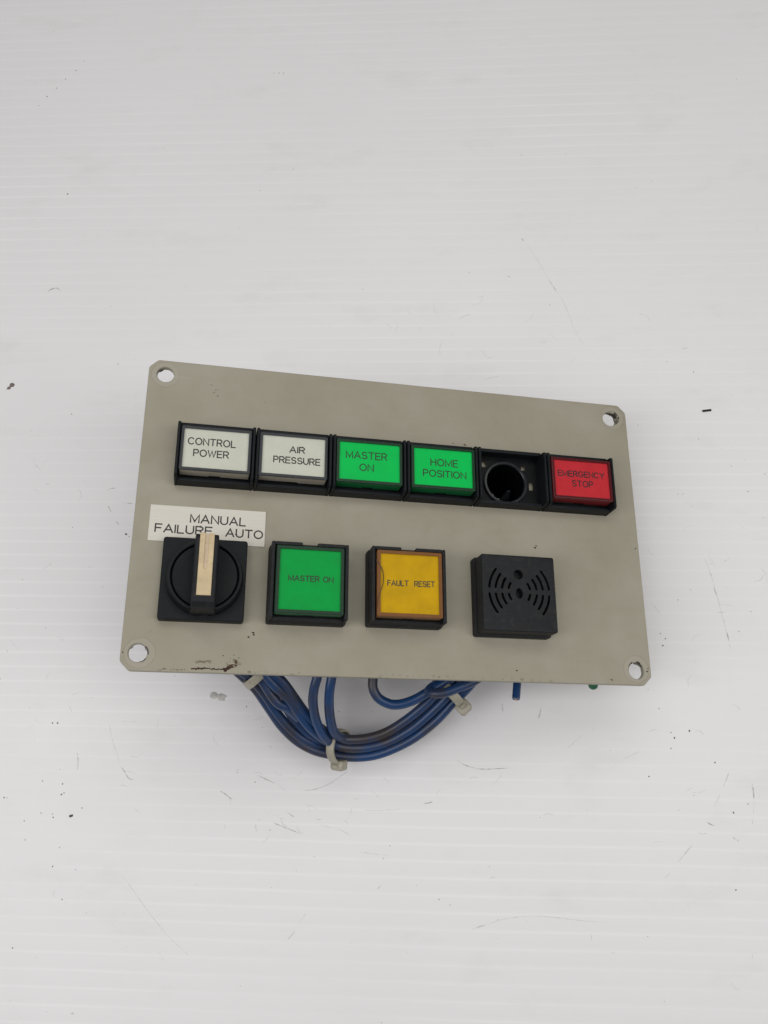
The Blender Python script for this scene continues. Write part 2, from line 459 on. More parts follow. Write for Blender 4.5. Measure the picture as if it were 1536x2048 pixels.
def lettering(mb, text, p0, p1, z, cap, r, gap=.24, space=.55):
    w = 0
    for i, ch in enumerate(text):
        w += space if ch == ' ' else FONT[ch][0] + (gap if i < len(text) - 1 else 0)
    d = Vector((p1[0] - p0[0], p1[1] - p0[1])); s = d.length / w; d.normalize(); up = Vector((-d.y, d.x))
    cur = 0.0; k = 0
    for ch in text:
        if ch == ' ': cur += space; continue
        for st in FONT[ch][1]:
            k += 1
            pts = [(p0[0] + d.x * (cur + a) * s + up.x * b_ * cap, p0[1] + d.y * (cur + a) * s + up.y * b_ * cap) for a, b_ in st]
            ribbon(mb, pts, r, z + .0006 * (k % 5), .03)
        cur += FONT[ch][0] + gap
def text_px(mb, text, a, b_, cap_px, h, z, r, **kw):
    p0 = onp(*a, h); p1 = onp(*b_, h); q = onp(a[0], a[1] - cap_px, h)
    lettering(mb, text, p0, p1, z, (q - p0).length, r, **kw)

# --- contact blocks behind the plate
def drop(x_, y_):
    """distance from the back of the plate down to the sheet, along the plate's own axis"""
    p = to_world((x_, y_, -PT)); a = PR @ Vector((0, 0, -1))
    return (p.z - 0.05) / -a.z
def contact_block(parent, cx, cy, hw, hh, length):
    mb = MB()
    mx = min(drop(cx + a * hw, cy + c_ * hh) for a in (-1, 1) for c_ in (-1, 1)) - .02
    L = min(length, mx)
    mb.rbox(cx - hw, cx + hw, cy - hh, cy + hh, -PT - L, -PT - .05, .6, .2)
    return obj('contact_block', mb, M['block'], parent)

# --- row of rectangular button housings
def slab(mb, poly, x0, x1):
    """extrude a polygon of (y, z) between x0 and x1"""
    mb.loft([[(x0, a, b_) for a, b_ in poly], [(x1, a, b_) for a, b_ in poly]])
def housing(cx, name, label, open_floor=False):
    mb = MB()
    x0, x1 = cx - 14.3, cx + 14.3
    yb, yt = 8.6, 31.7
    wall = [(yb, .02), (yb + .35, 8.6), (yb + .6, 9.3), (yb + 1.2, 9.7), (29.4, 9.7), (30.0, 9.9), (30.5, 9.7), (30.9, 8.9), (yt, 3.0), (yt, .02)]
    for a, b_ in ((x0, x0 + 1.15), (x1 - 1.15, x1)): 
        m_ = .25
        inner = [(y_ + (m_ if y_ < 20 else -m_), min(z_, 9.62 if z_ < 9.8 else 9.8) - (m_ if z_ > 5 else 0)) for y_, z_ in wall]
        mb.loft([[(a, p, q) for p, q in inner], [(a + m_, p, q) for p, q in wall], [(b_ - m_, p, q) for p, q in wall], [(b_, p, q) for p, q in inner]])
    mb.rbox(x0 + 1.1, x1 - 1.1, yb + .08, yb + 1.45, .02, 5.4, .15, .25)          # front lip
    mb.rbox(x0 + 1.1, x1 - 1.1, yt - 1.5, yt - .08, .02, 6.3, .15, .25)           # back wall
    fl = [[(x0 + 1.1, yb + 1.4), (x1 - 1.1, yb + 1.4), (x1 - 1.1, yt - 1.45), (x0 + 1.1, yt - 1.45)]]
    if open_floor:
        c_ = circle(cx - .9, 18.9, 8.2, 40); fl.append(c_)
        for (sx, sy, w, h_) in ((-9.8, 26.6, 2.6, 2.2), (7.2, 26.2, 1.7, 1.7), (10.2, 18.6, 1.6, 3.3)):
            fl.append([(cx + sx - w / 2, sy - h_ / 2), (cx + sx + w / 2, sy - h_ / 2), (cx + sx + w / 2, sy + h_ / 2), (cx + sx - w / 2, sy + h_ / 2)])
    fb = MB() if open_floor else mb
    fb.fill(fl, 1.4)
    o = obj(name, mb, M['black'], panel)
    if open_floor: obj('socket_floor', fb, M['black_shaded'], o)  # floor split off so its colour carries the recess shade
    o['label'] = label
    return o
def lens_box(x0, x1, y0, y1, z0, z1, notch=2.2, nd=.9):
    """walls of the hollow cap; a notch is cut in the lower edge of the front and back wall"""
    mb = MB()
    mb.loft([[(a, b_, z0 + nd) for a, b_ in rrect(x0 + .1, x1 - .1, y0 + .1, y1 - .1, .5)], [(a, b_, z1 - .55) for a, b_ in rrect(x0 + .1, x1 - .1, y0 + .1, y1 - .1, .5)]], False, False)
    cx = (x0 + x1) / 2
    for a, c_ in ((x0 + .4, cx - notch), (cx + notch, x1 - .4)):
        for yy in (y0 + .12, y1 - .12):
            mb.add([(a, yy, z0), (c_, yy, z0), (c_ - math.copysign(.25, c_ - cx) * (abs(c_ - cx) < 5), yy, z0 + nd), (a, yy, z0 + nd)], [(0, 1, 2, 3)])
    return mb
def lens_rim(x0, x1, y0, y1, z1, rim):
    """top edge of the cap, with the dark seen through it put into its colour"""
    mb = MB(); L = []
    for i, zz in ((.12, z1 - .6), (0, z1 - .5), (0, z1 - .3), (.1, z1 - .08), (.3, z1)):
        L.append([(a, b_, zz) for a, b_ in rrect(x0 + i, x1 - i, y0 + i, y1 - i, .5)])
    L.append([(a, b_, z1) for a, b_ in rrect(x0 + rim, x1 - rim, y0 + rim, y1 - rim, .15)])
    L.append([(a, b_, z1 - .75) for a, b_ in rrect(x0 + rim, x1 - rim, y0 + rim, y1 - rim, .15)])
    mb.loft(L, False, False)
    return mb
def pane(x0, x1, y0, y1, z):
    mb = MB(); mb.fill([rrect(x0, x1, y0, y1, .15)], z)
    return mb
def button(cx, label, lens, insert, ink, lines, side=0.0):
    o = housing(cx, 'illuminated_button', label)
    x0, x1, y0, y1 = cx - 12.85, cx + 12.85, 11.45, 29.0
    x0 += side; x1 += side
    obj('lens', lens_box(x0, x1, y0, y1, 4.0, 10.0), M['lens_' + lens], o)
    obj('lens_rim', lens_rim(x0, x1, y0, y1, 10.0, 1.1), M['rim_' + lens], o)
    mb = MB(); mb.rbox(x0 + 1.0, x1 - 1.0, y0 + 1.0, y1 - 1.0, 5.2, 9.35, .15, .08)
    obj('legend_insert', mb, M[insert], o)
    mb = MB()
    for tx, a, b_, cap in lines: text_px(mb, tx, a, b_, cap, 9.4, 9.36, .23)
    obj('lettering', mb, M[ink], o)
    obj('clear_cover', pane(x0 + 1.1, x1 - 1.1, y0 + 1.1, y1 - 1.1, 9.8), M['pane'], o)
    contact_block(o, cx, 20.1, 10.5, 8.5, {-72.5: 200, 72.5: 200}.get(cx, 30 + (cx * 7) % 9 - cx * .08))
    return o
button(-72.5, 'white rectangular CONTROL POWER button', 'white', 'ins_white', 'ink',
       [('CONTROL', (376.2, 887.4), (470.6, 895.2), 12.7), ('POWER', (387, 911.3), (456.6, 916.7), 12.7)])
button(-43.5, 'white rectangular AIR PRESSURE button', 'white', 'ins_white', 'ink',
       [('AIR', (579.6, 904.5), (608.9, 906.9), 11.5), ('PRESSURE', (547.3, 923.7), (639.8, 930.8), 11.7)], -.3)
button(-14.5, 'green rectangular MASTER ON button', 'green', 'ins_green', 'ink_green',
       [('MASTER', (692.7, 914.7), (773.5, 920.9), 13.0), ('ON', (719.7, 940.6), (746.7, 943), 13.0)], -.2)
button(14.5, 'green rectangular HOME POSITION button', 'green', 'ins_green', 'ink_green',
       [('HOME', (862, 930.4), (915.6, 934.4), 13.0), ('POSITION', (847, 951.2), (932.2, 958), 12.6)])
button(72.5, 'red rectangular EMERGENCY STOP button', 'red', 'ins_red', 'ink_red',
       [('EMERGENCY', (1116.6, 950.6), (1208.3, 957.4), 10.5), ('STOP', (1145.3, 972.0), (1186, 975), 11)])

# --- the module whose button is missing
o = housing(43.5, 'empty_button_socket', 'empty black socket whose button is missing', open_floor=True)
mb = MB(); cx, cy = 42.6, 18.9
rings = [(9.15, 1.38), (9.15, 2.5), (9.0, 2.8), (8.2, 2.85), (7.95, 2.6), (7.85, 2.0)]
mb.loft([[(a, b_, zz) for a, b_ in circle(cx, cy, r_, 48)] for r_, zz in rings], False, False)
obj('socket_ring', mb, plastic('highlit_ring_plastic', (.010, .0115, .0135), .28, .3, (.06, .055, .05, .15), .5), o)  # lighter black: the ring's grey highlights put into its colour
mb = MB()
mb.loft([[(a, b_, zz) for a, b_ in circle(cx, cy, r_, 48)] for r_, zz in ((7.85, 2.0), (7.75, -34.0))], False, False)
mb.fill([circle(cx, cy, 7.75, 48)], -34.0)
obj('socket_bore', mb, M['black_shaded'], o)
mb = MB()       # latch tongue inside the bore
mb.loft([[(cx - 1.4, cy - 6.6, -9), (cx + 4.2, cy - 6.6, -9), (cx + 4.2, cy - 7.3, -9), (cx - 1.4, cy - 7.3, -9)],
         [(cx + 2.0, cy - 1.6, -1.5), (cx + 3.2, cy - 1.6, -1.5), (cx + 3.2, cy - 2.2, -1.5), (cx + 2.0, cy - 2.2, -1.5)]])
obj('latch', mb, M['black'], o)
mb = MB()       # pale strip painting the glint on a contact low in the bore
arc_pts = smooth_path([onp(u, v, -1.0) for u, v in ((983, 988), (987, 993), (992, 997), (999, 1000))], 4)
mb.tube(arc_pts, [.12] + [.36] * (len(arc_pts) - 2) + [.12], 8)
obj('contact_glint', mb, M['label'], o)
mb = MB()
hw = 9.5
mxl = min(drop(cx + a * hw, cy + c_ * hw) for a in (-1, 1) for c_ in (-1, 1)) - .5
mb.loft([[(a, b_, zz) for a, b_ in rrect(cx - hw, cx + hw, cy - hw, cy + hw, .6)] for zz in (-PT - .05, -PT - min(36, mxl))], False, True)
obj('contact_block', mb, M['block'], o)

# --- selector switch
cx, cy = -73.7, -27.5
mb = MB()
mb.rbox(cx - 14.9, cx + 14.9, cy - 14.9, cy + 14.9, .02, 4.5, .9, .35)
sel = obj('selector_switch', mb, M['black'], panel)
sel['label'] = 'black round selector switch with ivory pointer on square base'
kx = cx + .45
def ringed(mb, cx, cy, prof, n=72, gapa=None):
    L = []
    for r_, zz in prof:
        L.append([(cx + r_ * math.cos(k / n * math.tau), cy + r_ * math.sin(k / n * math.tau), zz) for k in range(n)])
    nn = len(L); vs = [p for l in L for p in l]; fs = []
    for q in range(nn - 1):
        for k in range(n):
            if gapa and gapa[0] <= (k / n * 360) < gapa[1]: continue
            j = (k + 1) % n
            fs.append((q * n + k, q * n + j, (q + 1) * n + j, (q + 1) * n + k))
    if gapa:
        k0 = [k for k in range(n) if gapa[0] <= k / n * 360 < gapa[1]]
        for k in (k0[0], (k0[-1] + 1) % n):
            fs.append(tuple(q * n + k for q in range(nn)))
    mb.add(vs, fs)
mb = MB()
ringed(mb, kx, cy, [(13.6, 4.48), (13.3, 7.6), (13.05, 8.1), (13.05, 9.3), (12.8, 9.7), (12.0, 9.75), (11.75, 9.5), (11.7, 4.6)], gapa=(261, 280))
obj('collar', mb, M['black'], sel)
mb = MB()
prof = [(11.35, 4.6), (11.35, 9.0), (11.1, 9.3), (10.6, 9.2), (6, 8.7), (.01, 8.5)]
mb.loft([[(a, b_, zz) for a, b_ in circle(kx, cy, r_, 64)] for r_, zz in prof], False, True)
obj('knob', mb, M['black'], sel)
hx0, hx1 = kx - 4.0, kx + 4.0
mb = MB()
HL = [  # (y, bottom, top, half width)
    (cy - 13.1, 5.2, 9.6, 3.7), (cy - 13.0, 5.2, 14.2, 3.75), (cy - 12.5, 5.2, 16.2, 3.9), (cy - 11.0, 5.2, 17.3, 4.0), (cy - 9.2, 5.2, 17.75, 4.0),
    (cy + 11.6, 5.2, 17.75, 4.0), (cy + 12.8, 5.2, 17.2, 3.9), (cy + 13.2, 5.2, 15.6, 3.8), (cy + 13.3, 5.2, 9.6, 3.7)]
L = []
for yy, zb, zt, hw in HL:
    b_ = .45
    L.append([(kx - hw - .55, yy, zb), (kx - hw - .3, yy, min(9.6, zt - .8)), (kx - hw, yy, zt - b_), (kx - hw + b_, yy, zt), (kx + hw - b_, yy, zt), (kx + hw, yy, zt - b_), (kx + hw + .3, yy, min(9.6, zt - .8)), (kx + hw + .55, yy, zb)])
mb.loft(L)
obj('handle', mb, M['black_dusty'], sel)
mb = MB()       # ivory pointer with a groove along its upper half
px0, px1, pz = kx - 2.45, kx + 2.45, 18.15
ya, yb_, ym = cy - 8.9, cy + 12.4, cy + .9
def bar(mb, x0, x1, y0, y1, z0, z1, b_=.18): mb.rbox(x0, x1, y0, y1, z0, z1, .12, b_, seg=1)
gw = .62
out = [(px0, ya), (px1, ya), (px1, yb_), (kx + gw, yb_)] + [(kx + gw * math.cos(a), ym + gw * math.sin(a)) for a in [-k * math.pi / 8 for k in range(9)]] + [(kx - gw, yb_), (px0, yb_)]
def shrink(pts, d):
    n = len(pts); r = []
    for i in range(n):
        p0, p1, p2 = Vector(pts[i - 1]), Vector(pts[i]), Vector(pts[(i + 1) % n])
        a = (p1 - p0).normalized(); b2 = (p2 - p1).normalized(); nn = Vector((-a.y, a.x)) + Vector((-b2.y, b2.x))
        nn = nn / max(nn.length_squared / 2, .5); r.append((p1.x + nn.x * d, p1.y + nn.y * d))
    return r
o1 = shrink(out, .08); o2 = shrink(out, .2)
mb.loft([[(a, b_, 17.0) for a, b_ in out], [(a, b_, pz - .2) for a, b_ in out], [(a, b_, pz - .05) for a, b_ in o1], [(a, b_, pz) for a, b_ in o2]], False, False)
mb.fill([o2], pz)
bar(mb, px0, kx - gw, cy + 12.35, cy + 13.25, 12.5, 17.75)
bar(mb, kx + gw, px1, cy + 12.35, cy + 13.25, 12.5, 17.75)
ptr = obj('pointer', mb, M['ivory'], sel)
mb = MB(); bar(mb, kx - gw - .05, kx + gw + .05, ym - gw - .05, cy + 12.9, 17.0, 17.82, .05)
obj('pointer_groove', mb, M['ivory_slot'], sel)
contact_block(sel, cx, cy, 11, 11, 200)

# --- engraved label above the selector
lx = [onp(301, 1009), onp(531, 1024), onp(529, 1095), onp(297, 1080)]
mb = MB()
mb.rbox(-94.5, -52.5, -13.2, .55, .02, .38, .25, .12)
lab = obj('label_plate', mb, M['label'], panel)
lab['label'] = 'pale label plate engraved MANUAL FAILURE AUTO'
mb = MB()
for tx, a, b_, cap in (('MANUAL', (380.7, 1044.3), (490.5, 1052), 15.3), ('FAILURE', (309.9, 1062.7), (423, 1070.2), 15.3), ('AUTO', (451.6, 1072.4), (524.4, 1077.5), 15)):
    text_px(mb, tx, a, b_, cap, .4, .375, .29)
obj('lettering', mb, M['ink'], lab)

# --- square buttons
def square_button(cx, cy, label, lens, insert, ink, lines, cracked=False):
    mb = MB()
    mb.rbox(cx - 14.4, cx + 14.4, cy - 14.4, cy + 14.4, .02, 3.9, .9, .25)
    mb.rbox(cx - 13.5, cx + 13.5, cy - 13.5, cy + 13.5, 3.8, 4.7, .8, .05)
    zt, O, I = 11.3, 14.0, 12.7
    mb.rbox(cx - O, cx - I, cy - O, cy + O, 4.5, zt, .5, .3)
    mb.rbox(cx + I, cx + O, cy - O, cy + O, 4.5, zt, .5, .3)
    mb.rbox(cx - I - .05, cx + I + .05, cy - O + .03, cy - I, 4.5, 7.7, .1, .3)
    mb.rbox(cx - I - .05, cx - 2.9, cy + I, cy + O - .03, 4.5, zt - .03, .3, .3)
    mb.rbox(cx + 2.6, cx + I + .05, cy + I, cy + O - .03, 4.5, zt - .03, .3, .3)
    mb.rbox(cx - 3.0, cx + 2.7, cy + I + .03, cy + O - .4, 4.5, zt - 1.8, .1, .2)
    o = obj('illuminated_button', mb, M['black_dusty'], panel)
    o['label'] = label
    x0, x1, y0, y1 = cx - 12.3, cx + 12.3, cy - 12.35, cy + 12.35
    obj('lens', lens_box(x0, x1, y0, y1, 8.0, 12.3, 2.2, .8), M['lens_' + lens], o)
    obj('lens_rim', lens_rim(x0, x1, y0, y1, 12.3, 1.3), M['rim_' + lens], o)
    mb = MB(); mb.rbox(x0 + 1.15, x1 - 1.15, y0 + 1.15, y1 - 1.15, 8.8, 11.6, .15, .08)
    obj('legend_insert', mb, M[insert], o)
    mb = MB()
    for tx, a, b_, cap in lines: text_px(mb, tx, a, b_, cap, 11.65, 11.61, .20)
    obj('lettering', mb, M[ink], o)
    obj('clear_cover', pane(x0 + 1.5, x1 - 1.5, y0 + 1.5, y1 - 1.5, 12.1), M['pane'], o)
    for sx in (-1, 1):
        mb = MB(); mb.rbox(cx + sx * 12.9 - .45, cx + sx * 12.9 + .45, cy - 12.95, cy - 12.3, 6.0, 8.2, .2, .2)
        obj('latch', mb, M['black'], o)
    if cracked:
        mb = MB()
        P = smooth_path([onp(u, v, 12.32) + Vector((0, 0, 12.34)) - Vector((0, 0, onp(u, v, 12.32).z)) for u, v in ((753, 1120), (758, 1128), (764, 1137), (767, 1152), (766, 1168), (760, 1185), (756, 1199), (755, 1212))], 6)
        mb.tube(P, [.21 - .12 * k / len(P) for k in range(len(P))], 6)
        obj('crack', mb, M['crack'], o)
    contact_block(o, cx, cy, 11, 11, 34)
    return o
square_button(-36.5, -27.7, 'green square MASTER ON button', 'green', 'ins_green_big', 'ink_green', [('MASTER ON', (577.2, 1160.3), (666.3, 1165), 10.2)])
square_button(.1, -27.3, 'amber square FAULT RESET button with cracked lens', 'amber', 'ins_amber', 'ink_amber',
              [('FAULT', (775.6, 1170.7), (816.8, 1172), 10.2), ('RESET', (829.5, 1172.8), (869.4, 1173.8), 10.2)], True)

# --- buzzer
cx, cy = 42.5, -28.5
mb = MB()
mb.rbox(cx - 15.2, cx + 15.2, cy - 15.2, cy + 15.2, .02, 3.7, 1.1, .4)
mb.rbox(cx - 14.2, cx + 14.2, cy - 14.2, cy + 14.2, 3.6, 4.7, .8, .05)
bz = obj('buzzer', mb, M['black_dusty'], panel)
bz['label'] = 'black square buzzer with curved sound slots'
mb = MB(); H = 14.6; zt = 11.6
L = [[(a, b_, 4.6) for a, b_ in rrect(cx - H, cx + H, cy - H, cy + H, .7)]]
for i, zz in ((0, zt - .6), (.12, zt - .25), (.35, zt - .06), (.6, zt)):
    L.append([(a, b_, zz) for a, b_ in rrect(cx - H + i, cx + H - i, cy - H + i, cy + H - i, .7)])
mb.loft(L, True, False)
loops = [rrect(cx - H + .6, cx + H - .6, cy - H + .6, cy + H - .6, .7)]
loops.append(circle(cx - .1, cy - .2, 1.45, 24, 2.05)); loops.append(circle(cx - .2, cy + 7.0, 1.9, 24))
gy = cy + .55
for sx in (-1, 1):
    for r_, a1 in ((13.1, 39), (10.6, 37), (8.1, 36), (5.5, 34)):
        for sy in (-1, 1):
            ccx = cx - sx * 1.2; w = .47
            a0 = math.degrees(math.asin(.95 / r_)) + 1.5
            A = [math.radians(a0 + (a1 - a0) * k / 8) for k in range(9)]
            pin = [(ccx + sx * (r_ - w) * math.cos(a), gy + sy * (r_ - w) * math.sin(a)) for a in A]
            pout = [(ccx + sx * (r_ + w) * math.cos(a), gy + sy * (r_ + w) * math.sin(a)) for a in A]
            def cap_end(a, sgn):
                c0 = (r_ * math.cos(a), r_ * math.sin(a)); q = []
                for k in (1, 2, 3):
                    b2 = k * math.pi / 4
                    q.append((c0[0] + w * (math.cos(b2) * math.cos(a) - sgn * math.sin(b2) * math.sin(a)), c0[1] + w * (math.cos(b2) * math.sin(a) + sgn * math.sin(b2) * math.cos(a))))
                return [(ccx + sx * p, gy + sy * q_) for p, q_ in q]
            loops.append(pout + cap_end(A[-1], 1) + pin[::-1] + cap_end(A[0], -1)[::-1])
mb.fill(loops, zt)
for lp in loops[1:]:
    mb.loft([[(a, b_, zt) for a, b_ in lp], [(a, b_, zt - 3.2) for a, b_ in lp]], False, True)
obj('cover', mb, M['black_dusty'], bz)
contact_block(bz, cx, cy, 12, 12, 24)

# --- chips in the paint, lying on the plate face
def blob(mb, c, r, z, n=7, el=1.0, ang=0.0, rg=random):
    ps = [(0, 0)] + [(math.cos(k / n * math.tau) * r * rg.uniform(.55, 1.25) * el, math.sin(k / n * math.tau) * r * rg.uniform(.55, 1.25)) for k in range(n)]
    ca, sa = math.cos(ang), math.sin(ang)
    mb.add([(c[0] + p * ca - q * sa, c[1] + p * sa + q * ca, z) for p, q in ps], [(0, k + 1, (k + 1) % n + 1) for k in range(n)])
rg = random.Random(11)
mb = MB(); cnt = [0]
def chips(poly, n, r0, r1, spread):
    for i in range(n):
        s = i / max(n - 1, 1) * (len(poly) - 1); k = min(int(s), len(poly) - 2); f_ = s - k
        u = poly[k][0] * (1 - f_) + poly[k + 1][0] * f_ + rg.gauss(0, spread); v = poly[k][1] * (1 - f_) + poly[k + 1][1] * f_ + rg.gauss(0, spread)
        p = onp(u, v); cnt[0] += 1
        blob(mb, p, rg.uniform(r0, r1), .02 + .0011 * (cnt[0] % 23), 8, rg.uniform(1, 2.2), rg.uniform(-.4, .4), rg)
chips([(385, 1337), (397, 1337.5), (410, 1337), (430, 1338.5), (449, 1339)], 34, .13, .34, .7)
chips([(449, 1340), (456, 1336), (463, 1333)], 22, .22, .55, 1.1)
chips([(463, 1333), (474, 1330)], 10, .12, .3, 1.4)
chips([(460, 1318), (476, 1316), (470, 1326)], 9, .10, .28, 3.0)
for q in ((446.5, 1310.5), (245.5, 1305), (506, 1265.5), (507, 1269), (498, 1274), (1223, 1359.5), (1294, 1343), (1296, 1337), (906, 886), (930, 890), (1270, 1097), (1033, 1341), (1072, 1091), (1070, 1095)):
    chips([q, (q[0] + .8, q[1] + .6)], 2, .12, .32, .5)
for k in range(46):
    q = (rg.uniform(320, 1260), rg.uniform(760, 1340))
    chips([q, q], 1, .04, .10, .2)
ch = obj('paint_chips', mb, M['rust'], plate, smooth=False, recalc=False); ch['kind'] = 'stuff'
mb = MB()
chips([(400, 1324), (420, 1321)], 6, .3, .8, 1.2); chips([(455, 1330), (476, 1322)], 9, .4, 1.0, 3)
chips([(500, 1343), (540, 1345), (600, 1348)], 14, .15, .5, .8); chips([(305, 1338), (370, 1340)], 10, .15, .4, .8)
chips([(760, 1350), (900, 1354), (1100, 1362)], 22, .15, .6, 1.2); chips([(420, 770), (436, 790)], 5, .2, .6, 3)
chips([(283, 1281), (300, 1262), (308, 1243)], 5, .1, .3, 1)
st = obj('grime_smears', mb, M['stain'], plate, smooth=False, recalc=False); st['kind'] = 'stuff'

# --- wires: traced as (u, v, height above the sheet); they run on under the plate to the blocks
WIRES = [
 # outer strand of the loop, left to right
 ([(430, 1290, 34), (455, 1325, 34), (482, 1350, 33), (511, 1378, 30), (539, 1418, 26), (563, 1452, 22), (593, 1481, 18), (627, 1500, 16), (662, 1509, 15), (700, 1514, 14), (740, 1512, 14), (778, 1501, 15), (826, 1477, 17), (870, 1443, 20), (905, 1406, 22), (942, 1368, 24), (975, 1320, 24), (985, 1270, 24)], 1.95),
 ([(440, 1280, 38), (470, 1330, 37), (505, 1360, 35), (530, 1390, 31), (557, 1430, 26), (590, 1466, 21), (626, 1488, 17), (664, 1501, 12), (705, 1503, 10), (742, 1500, 10), (782, 1486, 11), (828, 1458, 14), (870, 1430, 17), (908, 1396, 20), (945, 1356, 22), (965, 1310, 26), (970, 1260, 25)], 1.95),
 # strands hanging from the left under the plate
 ([(470, 1290, 41), (500, 1335, 40), (523, 1358, 37), (541, 1386, 34), (555, 1405, 31), (572, 1416, 28), (590, 1440, 24), (622, 1470, 20), (655, 1487, 14), (700, 1488, 11), (745, 1483, 11), (785, 1465, 13), (828, 1436, 16), (862, 1408, 19), (890, 1382, 22), (915, 1355, 27), (930, 1310, 27)], 1.9),
 ([(490, 1290, 46), (520, 1335, 45), (548, 1370, 42), (575, 1396, 37), (597, 1426, 32), (622, 1457, 27), (652, 1481, 20), (680, 1490, 13), (712, 1489, 8), (752, 1482, 7), (792, 1462, 9)], 2.0),
 ([(500, 1280, 46), (535, 1335, 45), (566, 1365, 41), (590, 1398, 36), (612, 1428, 31), (640, 1456, 26), (668, 1474, 22)], 2.0),
 ([(478, 1300, 43), (512, 1346, 42), (530, 1370, 40), (544, 1392, 38), (558, 1408, 36), (576, 1417, 33), (596, 1436, 27)], 2.0),
 # two verticals joining the bundle
 ([(645, 1270, 46), (640, 1320, 46), (634, 1355, 45), (628, 1378, 43), (626, 1405, 39), (632, 1440, 33), (646, 1470, 27), (668, 1489, 21), (700, 1496, 18), (740, 1494, 16.5), (780, 1482, 17), (824, 1457, 19.5), (862, 1425, 22.5), (900, 1386, 25.5), (930, 1345, 29), (945, 1290, 28)], 1.9),
 ([(675, 1270, 44), (668, 1320, 44), (663, 1356, 43), (659, 1382, 41), (658, 1410, 37), (661, 1440, 32), (668, 1464, 27), (685, 1477, 22), (710, 1479, 20), (742, 1475, 19), (776, 1463, 19.5), (814, 1439, 22), (848, 1411, 25), (882, 1376, 28), (910, 1345, 31), (925, 1290, 29)], 1.95),
 # loop hooking to the right
 ([(748, 1270, 36), (747, 1320, 36), (746, 1352, 35.5), (746, 1376, 35), (757, 1396, 34), (780, 1408, 33), (803, 1408, 32.5), (830, 1399, 32.5), (856, 1384, 33), (882, 1368, 33), (915, 1340, 32), (930, 1290, 30)], 1.95),
 # tight loop over the tie on the right
 ([(1000, 1310, 33), (975, 1340, 36), (948, 1362, 37.5), (918, 1375, 38), (888, 1386, 38), (868, 1387, 37.5), (858, 1381, 35), (868, 1372, 33), (890, 1362, 32), (920, 1340, 31), (940, 1290, 28)], 1.85),
]
names = ['blue wire forming the outer strand of the hanging loop', 'blue wire beside the outer strand of the loop', None, None, None, None, None, None, 'blue wire hooking back under the plate', 'blue wire bent tightly over the cable tie']
for k, (P, r_) in enumerate(WIRES):
    mb = MB(); mb.tube(smooth_path([to_panel(at(*p)) for p in P], 8), r_, 14)
    mb_o = obj('wire', mb, M['wire'], panel, angle=60)
    if names[k]: mb_o['label'] = names[k]
# short cut off wire end
mb = MB()
P = smooth_path([to_panel(at(*p)) for p in ((1038, 1290, 24), (1036, 1340, 28), (1034, 1370, 31), (1032, 1398, 33))], 8)
mb.tube(P, [1.6] * (len(P) - 1) + [1.5], 16)
w = obj('wire', mb, M['wire'], panel, angle=60); w['label'] = 'short blue wire end cut off below the plate'
mb = MB()
dv = (P[-1] - P[-2]).normalized()
for a in range(5):
    off = Vector((.35 * math.cos(a * 1.26), .35 * math.sin(a * 1.26), .1 * (a % 2)))
    mb.tube([P[-1] - dv * .5 + off, P[-1] + dv * .25 + off], .26, 8)
obj('copper_core', mb, M['copper'], w)
# green terminal cap peeping out below the plate
mb = MB()
ctr = to_panel(at(1186, 1373, 17)); prof = []
base = to_panel(at(1189, 1330, 17))
ax = (ctr - base)
P = [base + ax * t_ for t_ in (0, .35, .7, .92, 1.05, 1.12, 1.15)]
mb.tube(P, [2.2, 2.2, 2.2, 2.1, 1.75, 1.1, .3], 20)
o = obj('terminal_cap', mb, M['green_cap'], panel, angle=60); o['label'] = 'green rounded terminal cap below the plate'

# --- cable ties
def cable_tie(c, along, across, rx, rz, width, head_dir, head_size, label, lean=0.0):
    """strap loop round a bundle; c centre (world mm), along = bundle direction, across = in the loop plane"""
    along = along.normalized(); across = (across - along * across.dot(along)).normalized(); up = along.cross(across).normalized()
    if up.z < 0: up = -up
    up = (up - along * lean).normalized(); along = across.cross(up) if across.cross(up).dot(along) > 0 else up.cross(across)
    mb = MB(); n = 40; L = []
    for k in range(n):
        a = k / n * math.tau
        rad = across * math.cos(a) * rx + up * math.sin(a) * rz
        nr = (across * math.cos(a) / rx + up * math.sin(a) / rz).normalized()
        q = c + rad
        prof = [(-.5, .0), (-.5, .75), (-.38, .95), (.38, .95), (.5, .75), (.5, .0)]
        L.append([to_panel(q + along * (p * width) + nr * (t_ * 1.0)) for p, t_ in prof])
    m = len(L[0]); vs = [p for l in L for p in l]
    fs = [(k * m + i, k * m + (i + 1) % m, ((k + 1) % n) * m + (i + 1) % m, ((k + 1) % n) * m + i) for k in range(n) for i in range(m)]
    mb.add(vs, fs)
    o = obj('cable_tie', mb, M['tie'], panel, angle=50); o['label'] = label
    hd = (across * head_dir[0] + up * head_dir[1]).normalized()
    tn = (across * -head_dir[1] + up * head_dir[0]).normalized()
    hc = c + across * head_dir[0] * rx + up * head_dir[1] * rz
    mb = MB(); w, l_, d_ = head_size
    L = []
    for s, k in ((-.9, .86), (-.7, 1.0), (.5, 1.0), (.75, .93), (.95, .72)):
        L.append([to_panel(hc + hd * (1.2 + s * l_) + along * (p * w * k) + tn * (q * d_ * k)) for p, q in rrect(-.5, .5, -.5, .5, .12)])
    mb.loft(L)
    obj('tie_head', mb, M['tie'], o, angle=40)
    # cut tail stub
    mb = MB(); tc = hc + tn * d_ * .48 + hd * 1.4
    L = [[to_panel(tc + tn * s + along * p + hd * q) for p, q in ((-1.1, -.5), (1.1, -.5), (1.1, .5), (-1.1, .5))] for s in (-.3, .9)]
    mb.loft(L); obj('strap_tail', mb, M['tie'], o)
    return o
c0 = at(679, 1493, 18); al = at(720, 1497, 17) - at(640, 1486, 19)
